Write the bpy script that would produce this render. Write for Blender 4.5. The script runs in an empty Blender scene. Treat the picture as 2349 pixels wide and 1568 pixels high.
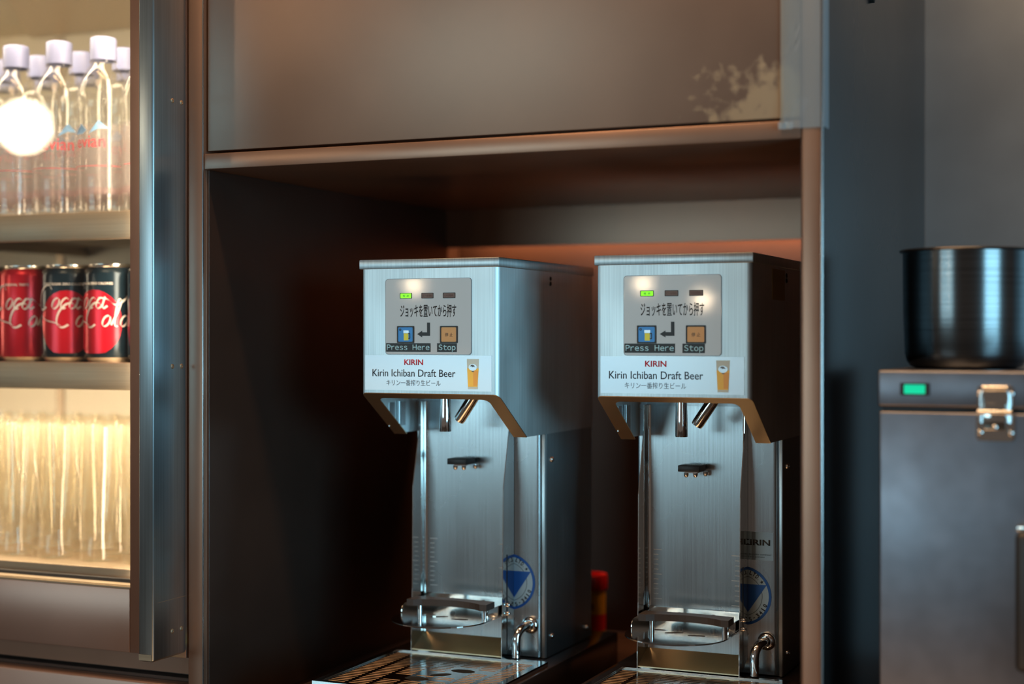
import bpy, bmesh, math, random
from mathutils import Vector, Matrix
random.seed(7)
sc = bpy.context.scene
COL = sc.collection
EYE = 1.35            # all shapes below are written relative to eye height and lifted by this at the end
PI = math.pi

# ------------------------------------------------------------------ camera, world, lights, exposure
cam_d = bpy.data.cameras.new('camera')
cam = bpy.data.objects.new('camera', cam_d); COL.objects.link(cam)
cam_d.sensor_fit = 'HORIZONTAL'; cam_d.sensor_width = 36.0
cam_d.lens = 3494 / 2349 * 36.0
cam.location = (0, 0, EYE)
cam.rotation_euler = (PI / 2, 0, math.atan(0.438))
cam_d.shift_y = -14 / 2349
cam_d.clip_start = 0.02
cam_d.dof.use_dof = True
cam_d.dof.focus_distance = 1.67
cam_d.dof.aperture_fstop = 2.2
sc.camera = cam

sc.view_settings.view_transform = 'Standard'
sc.view_settings.look = 'None'
sc.view_settings.gamma = 1.0
sc.view_settings.exposure = 0.0
sc.view_settings.use_curve_mapping = False
sc.cycles.transparent_max_bounces = 48
sc.cycles.max_bounces = 10
sc.cycles.caustics_reflective = False
sc.cycles.caustics_refractive = False
sc.cycles.sample_clamp_indirect = 6

world = bpy.data.worlds.new('room_light'); sc.world = world
world.use_nodes = True
bg = world.node_tree.nodes['Background']
bg.inputs[0].default_value = (0.26, 0.20, 0.165, 1)
bg.inputs[1].default_value = 0.42


def area(name, loc, aim, sx, sy, power, col, spread=PI):
    d = bpy.data.lights.new(name, 'AREA'); d.shape = 'RECTANGLE'
    d.size = sx; d.size_y = sy; d.energy = power; d.color = col; d.spread = spread
    o = bpy.data.objects.new(name, d); COL.objects.link(o)
    o.location = (loc[0], loc[1], loc[2] + EYE)
    o.rotation_euler = (Vector(aim) - Vector(loc)).to_track_quat('-Z', 'Y').to_euler()
    return o


# windows of the room behind and to the right of the camera (cool daylight)
area('window_light_rear', (-2.6, -3.2, 0.06), (-0.7, 1.5, 0.06), 2.1, 0.85, 25, (0.52, 0.87, 1.0))
area('window_light_right', (2.7, -0.5, 0.1), (-0.6, 1.5, 0.0), 1.7, 1.3, 66, (0.36, 0.78, 1.0))
# warm ceiling lamps of the bar, then an added low fill
area('ceiling_lamp_light', (-0.9, -0.1, 1.7), (-0.7, 1.5, -0.35), 1.0, 0.5, 12, (1.0, 0.62, 0.33))
area('downlight', (-0.6, 1.02, 1.30), (-0.6, 1.36, -0.35), 1.7, 0.08, 20, (1.0, 0.58, 0.27))
area('low_warm_fill', (-0.62, 0.80, -0.80), (-0.66, 1.52, -0.10), 0.9, 0.3, 1.8, (1.0, 0.55, 0.25))  # added warm fill from below, brightens the flanges and shelf underside
# warm lighting inside the refrigerator and behind the niche fascia
area('fridge_lamp_front', (-1.45, 1.475, 0.47), (-1.45, 1.72, -0.1), 0.7, 0.03, 2.4, (1.0, 0.80, 0.55))
area('fridge_lamp_side', (-1.125, 1.48, 0.0), (-1.6, 1.75, 0.0), 0.03, 0.85, 2.3, (1.0, 0.80, 0.56))
area('fridge_lamp_side', (-1.90, 1.48, 0.0), (-1.4, 1.75, 0.0), 0.03, 0.85, 3.4, (1.0, 0.80, 0.56))
area('fridge_lamp_low', (-1.45, 1.475, -0.075), (-1.45, 1.70, -0.3), 0.7, 0.02, 5.2, (1.0, 0.80, 0.56))
area('niche_lamp', (-0.67, 2.065, 0.175), (-0.67, 2.085, -0.3), 0.62, 0.015, 3.0, (1.0, 0.42, 0.18))


# ------------------------------------------------------------------ materials
def nmat(name):
    m = bpy.data.materials.new(name); m.use_nodes = True
    nt = m.node_tree
    return m, nt, nt.nodes['Principled BSDF'], nt.links


def simple(name, col, rough=0.5, metal=0.0, spec=0.5, emit=None, es=0, coat=0, alpha=None):
    m, nt, b, lk = nmat(name)
    b.inputs['Base Color'].default_value = (*col, 1)
    b.inputs['Roughness'].default_value = rough
    b.inputs['Metallic'].default_value = metal
    b.inputs['Specular IOR Level'].default_value = spec
    b.inputs['Coat Weight'].default_value = coat
    if emit:
        b.inputs['Emission Color'].default_value = (*emit, 1)
        b.inputs['Emission Strength'].default_value = es
    return m


def noise_node(nt, lk, scale_vec, scale=1.0, detail=3, coord='Object'):
    tc = nt.nodes.new('ShaderNodeTexCoord'); mp = nt.nodes.new('ShaderNodeMapping')
    mp.inputs['Scale'].default_value = scale_vec
    n = nt.nodes.new('ShaderNodeTexNoise'); n.inputs['Scale'].default_value = scale
    n.inputs['Detail'].default_value = detail
    lk.new(tc.outputs[coord], mp.inputs[0]); lk.new(mp.outputs[0], n.inputs['Vector'])
    return n


def ramp(nt, lk, src, p0, p1, c0, c1):
    r = nt.nodes.new('ShaderNodeValToRGB')
    r.color_ramp.elements[0].position = p0; r.color_ramp.elements[1].position = p1
    r.color_ramp.elements[0].color = (*c0, 1); r.color_ramp.elements[1].color = (*c1, 1)
    lk.new(src, r.inputs[0]); return r


def brushed(name, col, rough=0.3, aniso=0.5, grain=(620, 620, 5), bump=0.04, vary=0.1):
    m, nt, b, lk = nmat(name)
    b.inputs['Metallic'].default_value = 1.0
    b.inputs['Anisotropic'].default_value = aniso
    tg = nt.nodes.new('ShaderNodeTangent'); tg.direction_type = 'RADIAL'; tg.axis = 'Z'
    n = noise_node(nt, lk, grain, 1.0, 1)
    n2 = noise_node(nt, lk, (14, 14, 9))
    c = ramp(nt, lk, n.outputs[0], 0.3, 0.75, [x * (1 - vary) for x in col], [min(1, x * (1 + vary)) for x in col])
    lk.new(c.outputs[0], b.inputs['Base Color'])
    r = nt.nodes.new('ShaderNodeMapRange'); r.inputs['To Min'].default_value = rough * 0.8; r.inputs['To Max'].default_value = rough * 1.25
    lk.new(n2.outputs[0], r.inputs['Value']); lk.new(r.outputs[0], b.inputs['Roughness'])
    bp = nt.nodes.new('ShaderNodeBump'); bp.inputs['Strength'].default_value = bump; bp.inputs['Distance'].default_value = 0.0004
    lk.new(n.outputs[0], bp.inputs['Height']); lk.new(bp.outputs[0], b.inputs['Normal'])
    return m


def bronze(name, col, rough=0.34, worn=None):
    """dark coated stainless; worn = (centre, radii, colour) rubbed patch with its own outline"""
    m, nt, b, lk = nmat(name)
    b.inputs['Metallic'].default_value = 0.75
    n = noise_node(nt, lk, (5, 5, 5), 1.0, 4, 'Object')
    c = ramp(nt, lk, n.outputs[0], 0.35, 0.7, [x * 0.88 for x in col], [x * 1.12 for x in col])
    out = c.outputs[0]
    r = nt.nodes.new('ShaderNodeMapRange'); r.inputs['To Min'].default_value = rough * 0.85; r.inputs['To Max'].default_value = rough * 1.2
    lk.new(n.outputs[0], r.inputs['Value']); rout = r.outputs[0]
    if worn:
        tc = nt.nodes.new('ShaderNodeTexCoord')
        mp = nt.nodes.new('ShaderNodeMapping'); mp.vector_type = 'POINT'
        mp.inputs['Location'].default_value = [-worn[0][k] / worn[1][k] for k in range(3)]
        mp.inputs['Scale'].default_value = [1 / q for q in worn[1]]
        lk.new(tc.outputs['Object'], mp.inputs[0])
        ln = nt.nodes.new('ShaderNodeVectorMath'); ln.operation = 'LENGTH'; lk.new(mp.outputs[0], ln.inputs[0])
        nn = noise_node(nt, lk, (1, 1, 1), 75, 9)
        ad = nt.nodes.new('ShaderNodeMath'); ad.operation = 'MULTIPLY_ADD'
        ad.inputs[1].default_value = 2.4; lk.new(nn.outputs[0], ad.inputs[0]); lk.new(ln.outputs['Value'], ad.inputs[2])
        mk = ramp(nt, lk, ad.outputs[0], 0.0, 1.0, (1, 1, 1), (0, 0, 0))
        mk.color_ramp.elements[0].position = 0.0
        mr = nt.nodes.new('ShaderNodeMapRange'); mr.inputs['From Min'].default_value = 2.25; mr.inputs['From Max'].default_value = 1.75
        lk.new(ad.outputs[0], mr.inputs['Value'])
        mx = nt.nodes.new('ShaderNodeMix'); mx.data_type = 'RGBA'
        lk.new(mr.outputs[0], mx.inputs['Factor']); lk.new(out, mx.inputs[6]); mx.inputs[7].default_value = (*worn[2], 1)
        out = mx.outputs[2]
        mx2 = nt.nodes.new('ShaderNodeMix'); lk.new(mr.outputs[0], mx2.inputs['Factor']); lk.new(rout, mx2.inputs[2]); mx2.inputs[3].default_value = 0.6
        rout = mx2.outputs[0]
    lk.new(out, b.inputs['Base Color']); lk.new(rout, b.inputs['Roughness'])
    n3 = noise_node(nt, lk, (1, 1, 1), 160, 6)
    bp = nt.nodes.new('ShaderNodeBump'); bp.inputs['Strength'].default_value = 0.03; bp.inputs['Distance'].default_value = 0.001
    lk.new(n3.outputs[0], bp.inputs['Height']); lk.new(bp.outputs[0], b.inputs['Normal'])
    return m


def clear(name, tint, refl=0.9, rough=0.03, blend=0.25, milky=0.0, mcol=(1, 1, 1), f0=0.04):
    """thin clear sheet: transparent body, glossy by angle, optional milky diffuse share"""
    m = bpy.data.materials.new(name); m.use_nodes = True
    nt = m.node_tree; nt.nodes.clear(); lk = nt.links
    out = nt.nodes.new('ShaderNodeOutputMaterial')
    tr = nt.nodes.new('ShaderNodeBsdfTransparent'); tr.inputs[0].default_value = (*tint, 1)
    gl = nt.nodes.new('ShaderNodeBsdfGlossy'); gl.inputs['Roughness'].default_value = rough
    gl.inputs[0].default_value = (refl, refl, refl, 1)
    lw = nt.nodes.new('ShaderNodeLayerWeight'); lw.inputs[0].default_value = 0.5
    pw = nt.nodes.new('ShaderNodeMath'); pw.operation = 'POWER'; pw.inputs[1].default_value = 4.0
    ml = nt.nodes.new('ShaderNodeMath'); ml.operation = 'MULTIPLY_ADD'; ml.inputs[1].default_value = blend; ml.inputs[2].default_value = f0
    lk.new(lw.outputs['Facing'], pw.inputs[0]); lk.new(pw.outputs[0], ml.inputs[0])
    mx = nt.nodes.new('ShaderNodeMixShader')
    lk.new(ml.outputs[0], mx.inputs[0]); lk.new(tr.outputs[0], mx.inputs[1]); lk.new(gl.outputs[0], mx.inputs[2])
    last = mx.outputs[0]
    if milky > 0:
        da = nt.nodes.new('ShaderNodeBsdfTranslucent'); da.inputs[0].default_value = (*mcol, 1)
        db = nt.nodes.new('ShaderNodeBsdfDiffuse'); db.inputs[0].default_value = (*mcol, 1)
        df = nt.nodes.new('ShaderNodeMixShader'); lk.new(da.outputs[0], df.inputs[1]); lk.new(db.outputs[0], df.inputs[2])
        m2 = nt.nodes.new('ShaderNodeMixShader'); m2.inputs[0].default_value = milky
        lk.new(last, m2.inputs[1]); lk.new(df.outputs[0], m2.inputs[2]); last = m2.outputs[0]
    lk.new(last, out.inputs[0])
    return m


M = {}
M['steel'] = brushed('brushed_stainless', (0.66, 0.69, 0.70), 0.40, 0.85)
M['steel_shaded'] = brushed('brushed_stainless_shaded', (0.40, 0.45, 0.48), 0.40, 0.8)  # darker, bluer copy of the steel; the column side's shade put into colour
M['steel_plate'] = brushed('satin_stainless', (0.50, 0.53, 0.55), 0.26, 0.6)
M['steel_warm'] = brushed('warm_lit_stainless', (0.42, 0.33, 0.235), 0.5, 0.2, (6, 900, 900))  # warm reflections of the room put into the steel tint
M['flange'] = simple('warm_lit_return', (0.80, 0.62, 0.40), 0.34, 1.0)  # golden reflections on flange and drip lip put into the steel colour
M['chrome'] = simple('chrome', (0.85, 0.86, 0.87), 0.07, 1.0)
M['tray_steel'] = simple('tray_steel', (0.60, 0.57, 0.55), 0.13, 1.0)
M['tray_warm_lit'] = simple('tray_pan', (0.95, 0.70, 0.46), 0.7, 0.1)  # pan colour carries the warm lamplight seen through the slots
M['polished'] = simple('polished_steel', (0.72, 0.72, 0.70), 0.10, 1.0)
M['dark_steel'] = simple('dark_steel', (0.10, 0.10, 0.105), 0.28, 0.9)
M['bronze'] = bronze('coated_steel', (0.35, 0.215, 0.155))
M['bronze_panel'] = bronze('coated_steel_panel', (0.29, 0.185, 0.135), 0.36,
                           worn=((-0.345 + 0.65, 1.433 - 1.745, 0.205 + 1.35), (0.085, 1.0, 0.055), (0.46, 0.33, 0.21)))
M['bronze_rail'] = bronze('coated_steel_door', (0.38, 0.24, 0.19), 0.34,
                          worn=((-1.046 + 1.45, 1.43 - 1.75, -0.335 + 0.39), (0.022, 1.0, 0.045), (0.42, 0.28, 0.13)))
M['bronze_dark'] = bronze('shaded_coated_steel', (0.11, 0.072, 0.058), 0.38)  # coated steel darkened; the niche's shade is put into the colour
M['side_dark'] = bronze('cabinet_side_steel', (0.042, 0.042, 0.044), 0.28)
M['handle'] = brushed('handle_steel', (0.37, 0.43, 0.46), 0.30, 0.75)
M['wall_panel'] = bronze('wall_steel', (0.34, 0.37, 0.40), 0.42)
M['box_steel'] = brushed('box_steel', (0.20, 0.205, 0.24), 0.36, 0.2, (40, 40, 40), 0.01)
M['black_plastic'] = simple('black_rubber', (0.018, 0.018, 0.02), 0.42)
M['bumper'] = simple('bumper_rubber', (0.045, 0.035, 0.032), 0.45, 0.0, 0.4)
M['black_gap'] = simple('dark_void', (0.005, 0.005, 0.005), 0.8)
M['plinth'] = simple('plinth_lacquer', (0.030, 0.018, 0.014), 0.14, 0.0, 0.6)
M['panel_grey'] = simple('panel_grey', (0.43, 0.40, 0.39), 0.055, 0.0, 0.5)
M['label_white'] = simple('label_white', (0.58, 0.70, 0.79), 0.26, 0.35)
M['ink_black'] = simple('ink_black', (0.012, 0.013, 0.016), 0.4)
M['ink_navy'] = simple('ink_navy', (0.02, 0.035, 0.055), 0.4)
M['ink_grey'] = simple('ink_grey', (0.10, 0.11, 0.13), 0.4)
M['ink_red'] = simple('ink_red', (0.60, 0.02, 0.04), 0.35)
M['ink_pale'] = simple('ink_pale', (0.50, 0.86, 1.0), 0.4, emit=None)
M['ink_brown'] = simple('ink_brown', (0.10, 0.04, 0.03), 0.5)
M['button_blue'] = simple('button_blue', (0.01, 0.27, 0.80), 0.3)
M['button_orange'] = simple('button_orange', (0.72, 0.36, 0.09), 0.32)
M['yellow'] = simple('print_yellow', (0.92, 0.88, 0.05), 0.35)
M['led_on'] = simple('led_on', (0.2, 0.8, 0.02), 0.4, emit=(0.25, 1.0, 0.02), es=0.9)
M['led_off'] = simple('led_off', (0.16, 0.085, 0.06), 0.35)
M['switch_green'] = simple('switch_green', (0.0, 0.5, 0.3), 0.3, emit=(0.0, 0.85, 0.42), es=0.5)
M['sticker_blue'] = simple('sticker_blue', (0.01, 0.10, 0.42), 0.3)
M['sticker_white'] = simple('sticker_white', (0.45, 0.58, 0.66), 0.3)
M['sticker_dark'] = simple('sticker_reflection', (0.16, 0.22, 0.28), 0.3)
M['sticker_film'] = simple('sticker_film', (0.36, 0.52, 0.66), 0.3, 0.0)
M['sticker_yellow'] = simple('aged_label', (0.50, 0.40, 0.20), 0.5)
M['tick'] = simple('engraved_mark', (0.72, 0.76, 0.78), 0.4)
M['red_plastic'] = simple('red_cap', (0.75, 0.02, 0.02), 0.35)
M['yellow_tube'] = simple('yellow_tube', (0.95, 0.55, 0.03), 0.4)
M['pot'] = brushed('pot_steel', (0.13, 0.135, 0.14), 0.2, 0.0, (6, 6, 900), 0.05, 0.2)
M['glass_pane'] = clear('door_glass', (0.97, 0.98, 0.98), 1.0, 0.0, 0.90)
M['pet'] = clear('clear_bottle', (0.985, 0.985, 0.98), 1.0, 0.06, 0.80, 0.02, (1, 0.97, 0.9))
M['tumbler'] = clear('clear_glass', (0.985, 0.975, 0.95), 1.0, 0.06, 0.85, 0.03, (1, 0.9, 0.7))
M['tape'] = clear('clear_tape', (0.80, 0.88, 0.92), 0.9, 0.30, 0.8, 0.42, (0.72, 0.86, 0.98), 0.10)
M['cap'] = simple('bottle_cap', (0.34, 0.37, 0.60), 0.35)
M['label_film'] = clear('bottle_label', (0.93, 0.90, 0.90), 0.8, 0.2, 0.2, 0.22, (1.0, 0.92, 0.90))
M['film_pink'] = clear('pink_film', (0.99, 0.90, 0.89), 0.8, 0.2, 0.2, 0.12, (1.0, 0.72, 0.70))
M['print_pink'] = simple('print_pink', (0.85, 0.10, 0.12), 0.5)
M['print_mountain'] = simple('print_mountain', (0.25, 0.48, 0.78), 0.5)
M['can_red'] = simple('can_red', (0.70, 0.012, 0.03), 0.25, 0.35)
M['can_black'] = simple('can_black', (0.012, 0.03, 0.045), 0.22, 0.3)
M['can_rim'] = simple('can_rim', (0.85, 0.83, 0.78), 0.2, 1.0)
M['script_white'] = simple('script_white', (0.85, 0.78, 0.70), 0.35)
M['liner'] = simple('cream_liner', (0.70, 0.60, 0.44), 0.5)
M['liner_ceiling'] = simple('liner_ceiling', (0.60, 0.50, 0.38), 0.4, 0.5)
M['floor'] = simple('floor_tile', (0.10, 0.065, 0.045), 0.4)
M['globe'] = simple('lamp_globe', (1, 1, 1), 0.4, emit=(1.0, 0.80, 0.55), es=60)
M['glass_dark'] = simple('ink_glass', (0.60, 0.70, 0.66), 0.3)
M['beer_gold'] = simple('beer_gold', (0.98, 0.62, 0.03), 0.3)
M['beer_amber'] = simple('beer_amber', (0.88, 0.42, 0.02), 0.3)


# ------------------------------------------------------------------ helpers
def world_loc(o):
    v = Vector((0, 0, 0))
    while o is not None:
        v += o.location; o = o.parent
    return v


def obj(name, bm, mat, parent=None, smooth=None, label=None, base=None):
    me = bpy.data.meshes.new(name)
    bmesh.ops.recalc_face_normals(bm, faces=bm.faces) if not getattr(bm, 'keep', False) else None
    bm.to_mesh(me); bm.free()
    o = bpy.data.objects.new(name, me); COL.objects.link(o)
    me.materials.append(M[mat] if isinstance(mat, str) else mat)
    if parent is not None:
        o.parent = parent
        off = world_loc(parent)
    else:
        vs = [v.co for v in me.vertices]
        off = Vector(((min(v.x for v in vs) + max(v.x for v in vs)) / 2, (min(v.y for v in vs) + max(v.y for v in vs)) / 2, min(v.z for v in vs))) if base is None else Vector(base)
        o.location = off
    me.transform(Matrix.Translation(-off))
    if smooth is not None:
        for p in me.polygons: p.use_smooth = True
        me.set_sharp_from_angle(angle=math.radians(smooth))
    if label: o['label'] = label
    return o


def root(name, loc, label, cat, group=None):
    o = bpy.data.objects.new(name, None); COL.objects.link(o)
    o.location = loc; o.empty_display_size = 0.05
    tag(o, label, cat, group); return o


def tag(o, label, cat, group=None):
    o['label'] = label; o['category'] = cat
    if group: o['group'] = group
    return o


def structure(o):
    o['kind'] = 'structure'; return o


def box(x0, x1, y0, y1, z0, z1, bev=0.0, seg=2, bm=None):
    own = bmesh.new()
    bmesh.ops.create_cube(own, size=1.0)
    for v in own.verts:
        v.co = Vector(((x0 + x1) / 2 + v.co.x * (x1 - x0), (y0 + y1) / 2 + v.co.y * (y1 - y0), (z0 + z1) / 2 + v.co.z * (z1 - z0)))
    if bev:
        bmesh.ops.bevel(own, geom=own.edges[:], offset=bev, segments=seg, affect='EDGES', profile=0.5)
    return merge(bm, own)


def merge(bm, own):
    if bm is None: return own
    me = bpy.data.meshes.new('tmp'); own.to_mesh(me); own.free()
    bm.from_mesh(me); bpy.data.meshes.remove(me)
    return bm


def lathe(prof, cx, cy, n=40, bm=None, closed=False):
    own = bmesh.new(); rings = []
    for r, z in prof:
        if r < 1e-6:
            rings.append([own.verts.new((cx, cy, z))])
        else:
            rings.append([own.verts.new((cx + r * math.cos(2 * PI * k / n), cy + r * math.sin(2 * PI * k / n), z)) for k in range(n)])
    for a, b in zip(rings, rings[1:]):
        for k in range(n):
            q = [a[k % len(a)], a[(k + 1) % len(a)], b[(k + 1) % len(b)], b[k % len(b)]]
            u = []
            for v in q:
                if v not in u: u.append(v)
            if len(u) > 2:
                try: own.faces.new(u)
                except ValueError: pass
    return merge(bm, own)


def tube(pts, r, n=14, bm=None, caps=True, closed=False):
    """round bar swept along points; r number or list"""
    own = bmesh.new(); pts = [Vector(p) for p in pts]; rings = []
    rs = r if isinstance(r, (list, tuple)) else [r] * len(pts)
    up = Vector((0.13, 0.31, 0.94)).normalized()
    prev = None
    for i, p in enumerate(pts):
        if i == 0: t = pts[1] - p
        elif i == len(pts) - 1: t = p - pts[i - 1]
        else: t = (pts[i + 1] - p).normalized() + (p - pts[i - 1]).normalized()
        t.normalize()
        a = (prev if prev is not None else up); a = a - t * a.dot(t)
        if a.length < 1e-3: a = t.orthogonal()
        a.normalize(); prev = a; b = t.cross(a)
        rings.append([own.verts.new(p + rs[i] * (math.cos(2 * PI * k / n) * a + math.sin(2 * PI * k / n) * b)) for k in range(n)])
    for a, b in zip(rings, rings[1:]):
        for k in range(n): own.faces.new((a[k], a[(k + 1) % n], b[(k + 1) % n], b[k]))
    if caps:
        own.faces.new(rings[0]); own.faces.new(rings[-1])
    return merge(bm, own)


def prism(poly, axis, a0, a1, bm=None, bev=0.0):
    """polygon extruded along axis. axis 'x': poly=(y,z); 'y': poly=(x,z); 'z': poly=(x,y)"""
    own = bmesh.new()
    def P(p, a): return {'x': (a, p[0], p[1]), 'y': (p[0], a, p[1]), 'z': (p[0], p[1], a)}[axis]
    A = [own.verts.new(P(p, a0)) for p in poly]; B = [own.verts.new(P(p, a1)) for p in poly]
    own.faces.new(A); own.faces.new(B[::-1]); n = len(poly)
    for k in range(n): own.faces.new((A[k], A[(k + 1) % n], B[(k + 1) % n], B[k]))
    bmesh.ops.recalc_face_normals(own, faces=own.faces)
    if bev: bmesh.ops.bevel(own, geom=own.edges[:], offset=bev, segments=2, affect='EDGES')
    return merge(bm, own)


def rrect(x0, x1, z0, z1, r, n=5):
    pts = []
    for cx, cz, a in ((x1 - r, z1 - r, 0), (x0 + r, z1 - r, 90), (x0 + r, z0 + r, 180), (x1 - r, z0 + r, 270)):
        for k in range(n + 1):
            t = math.radians(a + 90 * k / n); pts.append((cx + r * math.cos(t), cz + r * math.sin(t)))
    return pts


def frame(outer, inner, axis, a0, a1, bm=None):
    """ring between two outlines with the same number of points"""
    own = bmesh.new(); n = len(outer)
    def P(p, a): return {'x': (a, p[0], p[1]), 'y': (p[0], a, p[1]), 'z': (p[0], p[1], a)}[axis]
    V = [[own.verts.new(P(p, a)) for p in q] for a in (a0, a1) for q in (outer, inner)]
    for k in range(n):
        j = (k + 1) % n
        own.faces.new((V[0][k], V[0][j], V[1][j], V[1][k])); own.faces.new((V[2][k], V[3][k], V[3][j], V[2][j]))
        own.faces.new((V[0][k], V[2][k], V[2][j], V[0][j])); own.faces.new((V[1][k], V[1][j], V[3][j], V[3][k]))
    return merge(bm, own)


def filled(outer, holes, to3d, depth_vec):
    """flat sheet with real holes: scan-filled outline, pushed out along depth_vec"""
    own = bmesh.new(); edges = []
    for loop in [outer] + holes:
        vs = [own.verts.new(to3d(p)) for p in loop]
        for k in range(len(vs)): edges.append(own.edges.new((vs[k], vs[(k + 1) % len(vs)])))
    r = bmesh.ops.triangle_fill(own, use_beauty=True, use_dissolve=False, edges=edges)
    fs = own.faces[:]
    e = bmesh.ops.extrude_face_region(own, geom=fs)
    bmesh.ops.translate(own, verts=[g for g in e['geom'] if isinstance(g, bmesh.types.BMVert)], vec=depth_vec)
    return own


def text_bm(s, x0, x1, z0, z1, y, depth=0.00015, shear=0.0, bold=0.0, spacing=1.0, bm=None, keep_aspect=False):
    """lettering fitted into the rectangle, facing -y"""
    c = bpy.data.curves.new('t', 'FONT'); c.body = s; c.size = 1.0; c.shear = shear; c.offset = bold
    c.space_character = spacing; c.resolution_u = 3
    o = bpy.data.objects.new('t', c); COL.objects.link(o)
    dg = bpy.context.evaluated_depsgraph_get(); dg.update()
    me = bpy.data.meshes.new_from_object(o.evaluated_get(dg))
    bpy.data.objects.remove(o); bpy.data.curves.remove(c)
    own = bmesh.new(); own.from_mesh(me); bpy.data.meshes.remove(me)
    xs = [v.co.x for v in own.verts]; ys = [v.co.y for v in own.verts]
    ax, bx, ay, by = min(xs), max(xs), min(ys), max(ys)
    for v in own.verts:
        v.co = Vector((x0 + (v.co.x - ax) / (bx - ax) * (x1 - x0), y, z0 + (v.co.y - ay) / (by - ay) * (z1 - z0)))
    e = bmesh.ops.extrude_face_region(own, geom=own.faces[:])
    bmesh.ops.translate(own, verts=[g for g in e['geom'] if isinstance(g, bmesh.types.BMVert)], vec=(0, depth, 0))
    return merge(bm, own)


def sans_bm(s, x0, x1, z0, z1, y, depth=0.00015, bold=0.0, gap=0.16, cap='H', wide=0.0):
    """plain gothic lettering set glyph by glyph (full-width forms), fitted in x; z0 = baseline, z1 = cap height"""
    def glyph(ch):
        c = bpy.data.curves.new('t', 'FONT'); c.body = chr(ord(ch) + 0xFEE0); c.size = 1.0; c.offset = bold; c.resolution_u = 3
        o = bpy.data.objects.new('t', c); COL.objects.link(o)
        dg = bpy.context.evaluated_depsgraph_get(); dg.update()
        me = bpy.data.meshes.new_from_object(o.evaluated_get(dg))
        bpy.data.objects.remove(o); bpy.data.curves.remove(c); return me
    ref = glyph(cap); ys = [v.co.y for v in ref.vertices]; b0, b1 = min(ys), max(ys); bpy.data.meshes.remove(ref)
    own = bmesh.new(); pen = 0.0
    for ch in s:
        if ch == ' ':
            pen += 0.34 + wide; continue
        me = glyph(ch); xs = [v.co.x for v in me.vertices]; a, b = min(xs), max(xs)
        w = b - a; padd = max(0.0, wide - w) / 2
        for v in me.vertices: v.co.x += pen - a + padd
        own.from_mesh(me); bpy.data.meshes.remove(me); pen += w + 2 * padd + gap
    pen -= gap
    for v in own.verts:
        v.co = Vector((x0 + v.co.x / pen * (x1 - x0), y, z0 + (v.co.y - b0) / (b1 - b0) * (z1 - z0)))
    e = bmesh.ops.extrude_face_region(own, geom=own.faces[:])
    bmesh.ops.translate(own, verts=[g for g in e['geom'] if isinstance(g, bmesh.types.BMVert)], vec=(0, depth, 0))
    return own


def copy_tree(o, parent=None):
    c = o.copy(); COL.objects.link(c); c.parent = parent
    for ch in list(o.children):
        copy_tree(ch, c)
    return c


def screw(name, cx, cy, cz, r, normal, parent, mat='chrome', h=None):
    """domed screw head with a slot, axis along normal ('x+','y-','z-')"""
    h = h or r * 0.6
    own = lathe([(r, 0), (r, h * 0.4), (r * 0.8, h * 0.8), (r * 0.45, h), (r * 0.42, h * 0.6), (0, h * 0.6)], 0, 0, 14)
    R = {'x+': Matrix.Rotation(PI / 2, 4, 'Y'), 'y-': Matrix.Rotation(PI / 2, 4, 'X'), 'z-': Matrix.Rotation(PI, 4, 'X'), 'x-': Matrix.Rotation(-PI / 2, 4, 'Y')}[normal]
    bmesh.ops.transform(own, matrix=Matrix.Translation((cx, cy, cz)) @ R, verts=own.verts)
    return obj(name, own, mat, parent, smooth=50)


# ------------------------------------------------------------------ setting
FL = -EYE
structure(obj('floor', box(-5.0, 3.4, -4.2, 2.3, FL - 0.05, FL), 'floor'))
structure(obj('wall_back', box(-0.307, 2.2, 2.06, 2.16, FL, 1.3), 'wall_panel'))
# worktop that carries the niche fittings and the steel box
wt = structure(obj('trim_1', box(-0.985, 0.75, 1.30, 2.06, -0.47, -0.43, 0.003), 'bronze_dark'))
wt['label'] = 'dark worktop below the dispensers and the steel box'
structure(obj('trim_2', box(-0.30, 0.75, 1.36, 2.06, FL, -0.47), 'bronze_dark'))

# ------------------------------------------------------------------ cabinet with niche
cab = root('cabinet', (-0.65, 1.745, FL), 'brown steel cabinet with a deep niche holding two beer dispensers', 'cabinet')
obj('side_panel', box(-1.0260, -1.0050, 1.43, 2.09, FL, 0.75, 0.0012), 'bronze', cab, 40)
sp = obj('side_panel', box(-0.3275, -0.3069, 1.43, 2.06, FL, 0.75, 0.0022, 3), 'bronze', cab, 40)
sp.data.materials.append(M['side_dark'])
for p in sp.data.polygons:
    if p.normal.x > 0.9: p.material_index = 1
obj('edge_glint', box(-0.3092, -0.3066, 1.4283, 1.4312, FL, 0.75, 0.0011, 3), 'steel_plate', cab, 40, label='added bright strip for the light caught on the corner')  # thin strip added to carry the window's reflection along the corner
obj('edge_glint', box(-1.0064, -1.0048, 1.4288, 1.4305, FL, 0.75, 0.0006, 2), 'steel_plate', cab, 40, label='added bright strip for the light caught on the corner')
obj('shelf', box(-1.0045, -0.328, 1.4305, 2.05, 0.187, 0.2045, 0.001), 'bronze', cab, 40)
obj('front_panel', box(-1.0015, -0.3285, 1.433, 1.453, 0.2075, 0.75, 0.001), 'bronze_panel', cab, 40)
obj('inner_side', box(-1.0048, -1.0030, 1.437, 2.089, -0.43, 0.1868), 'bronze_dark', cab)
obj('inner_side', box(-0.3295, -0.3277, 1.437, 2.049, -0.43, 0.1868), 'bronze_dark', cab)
obj('edge_glint', box(-1.00295, -1.0024, 1.4370, 1.4378, -0.43, 0.1868), 'steel_plate', cab)
obj('back_panel', box(-1.0045, -0.328, 2.09, 2.10, -0.43, 0.30), 'bronze_dark', cab)
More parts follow.
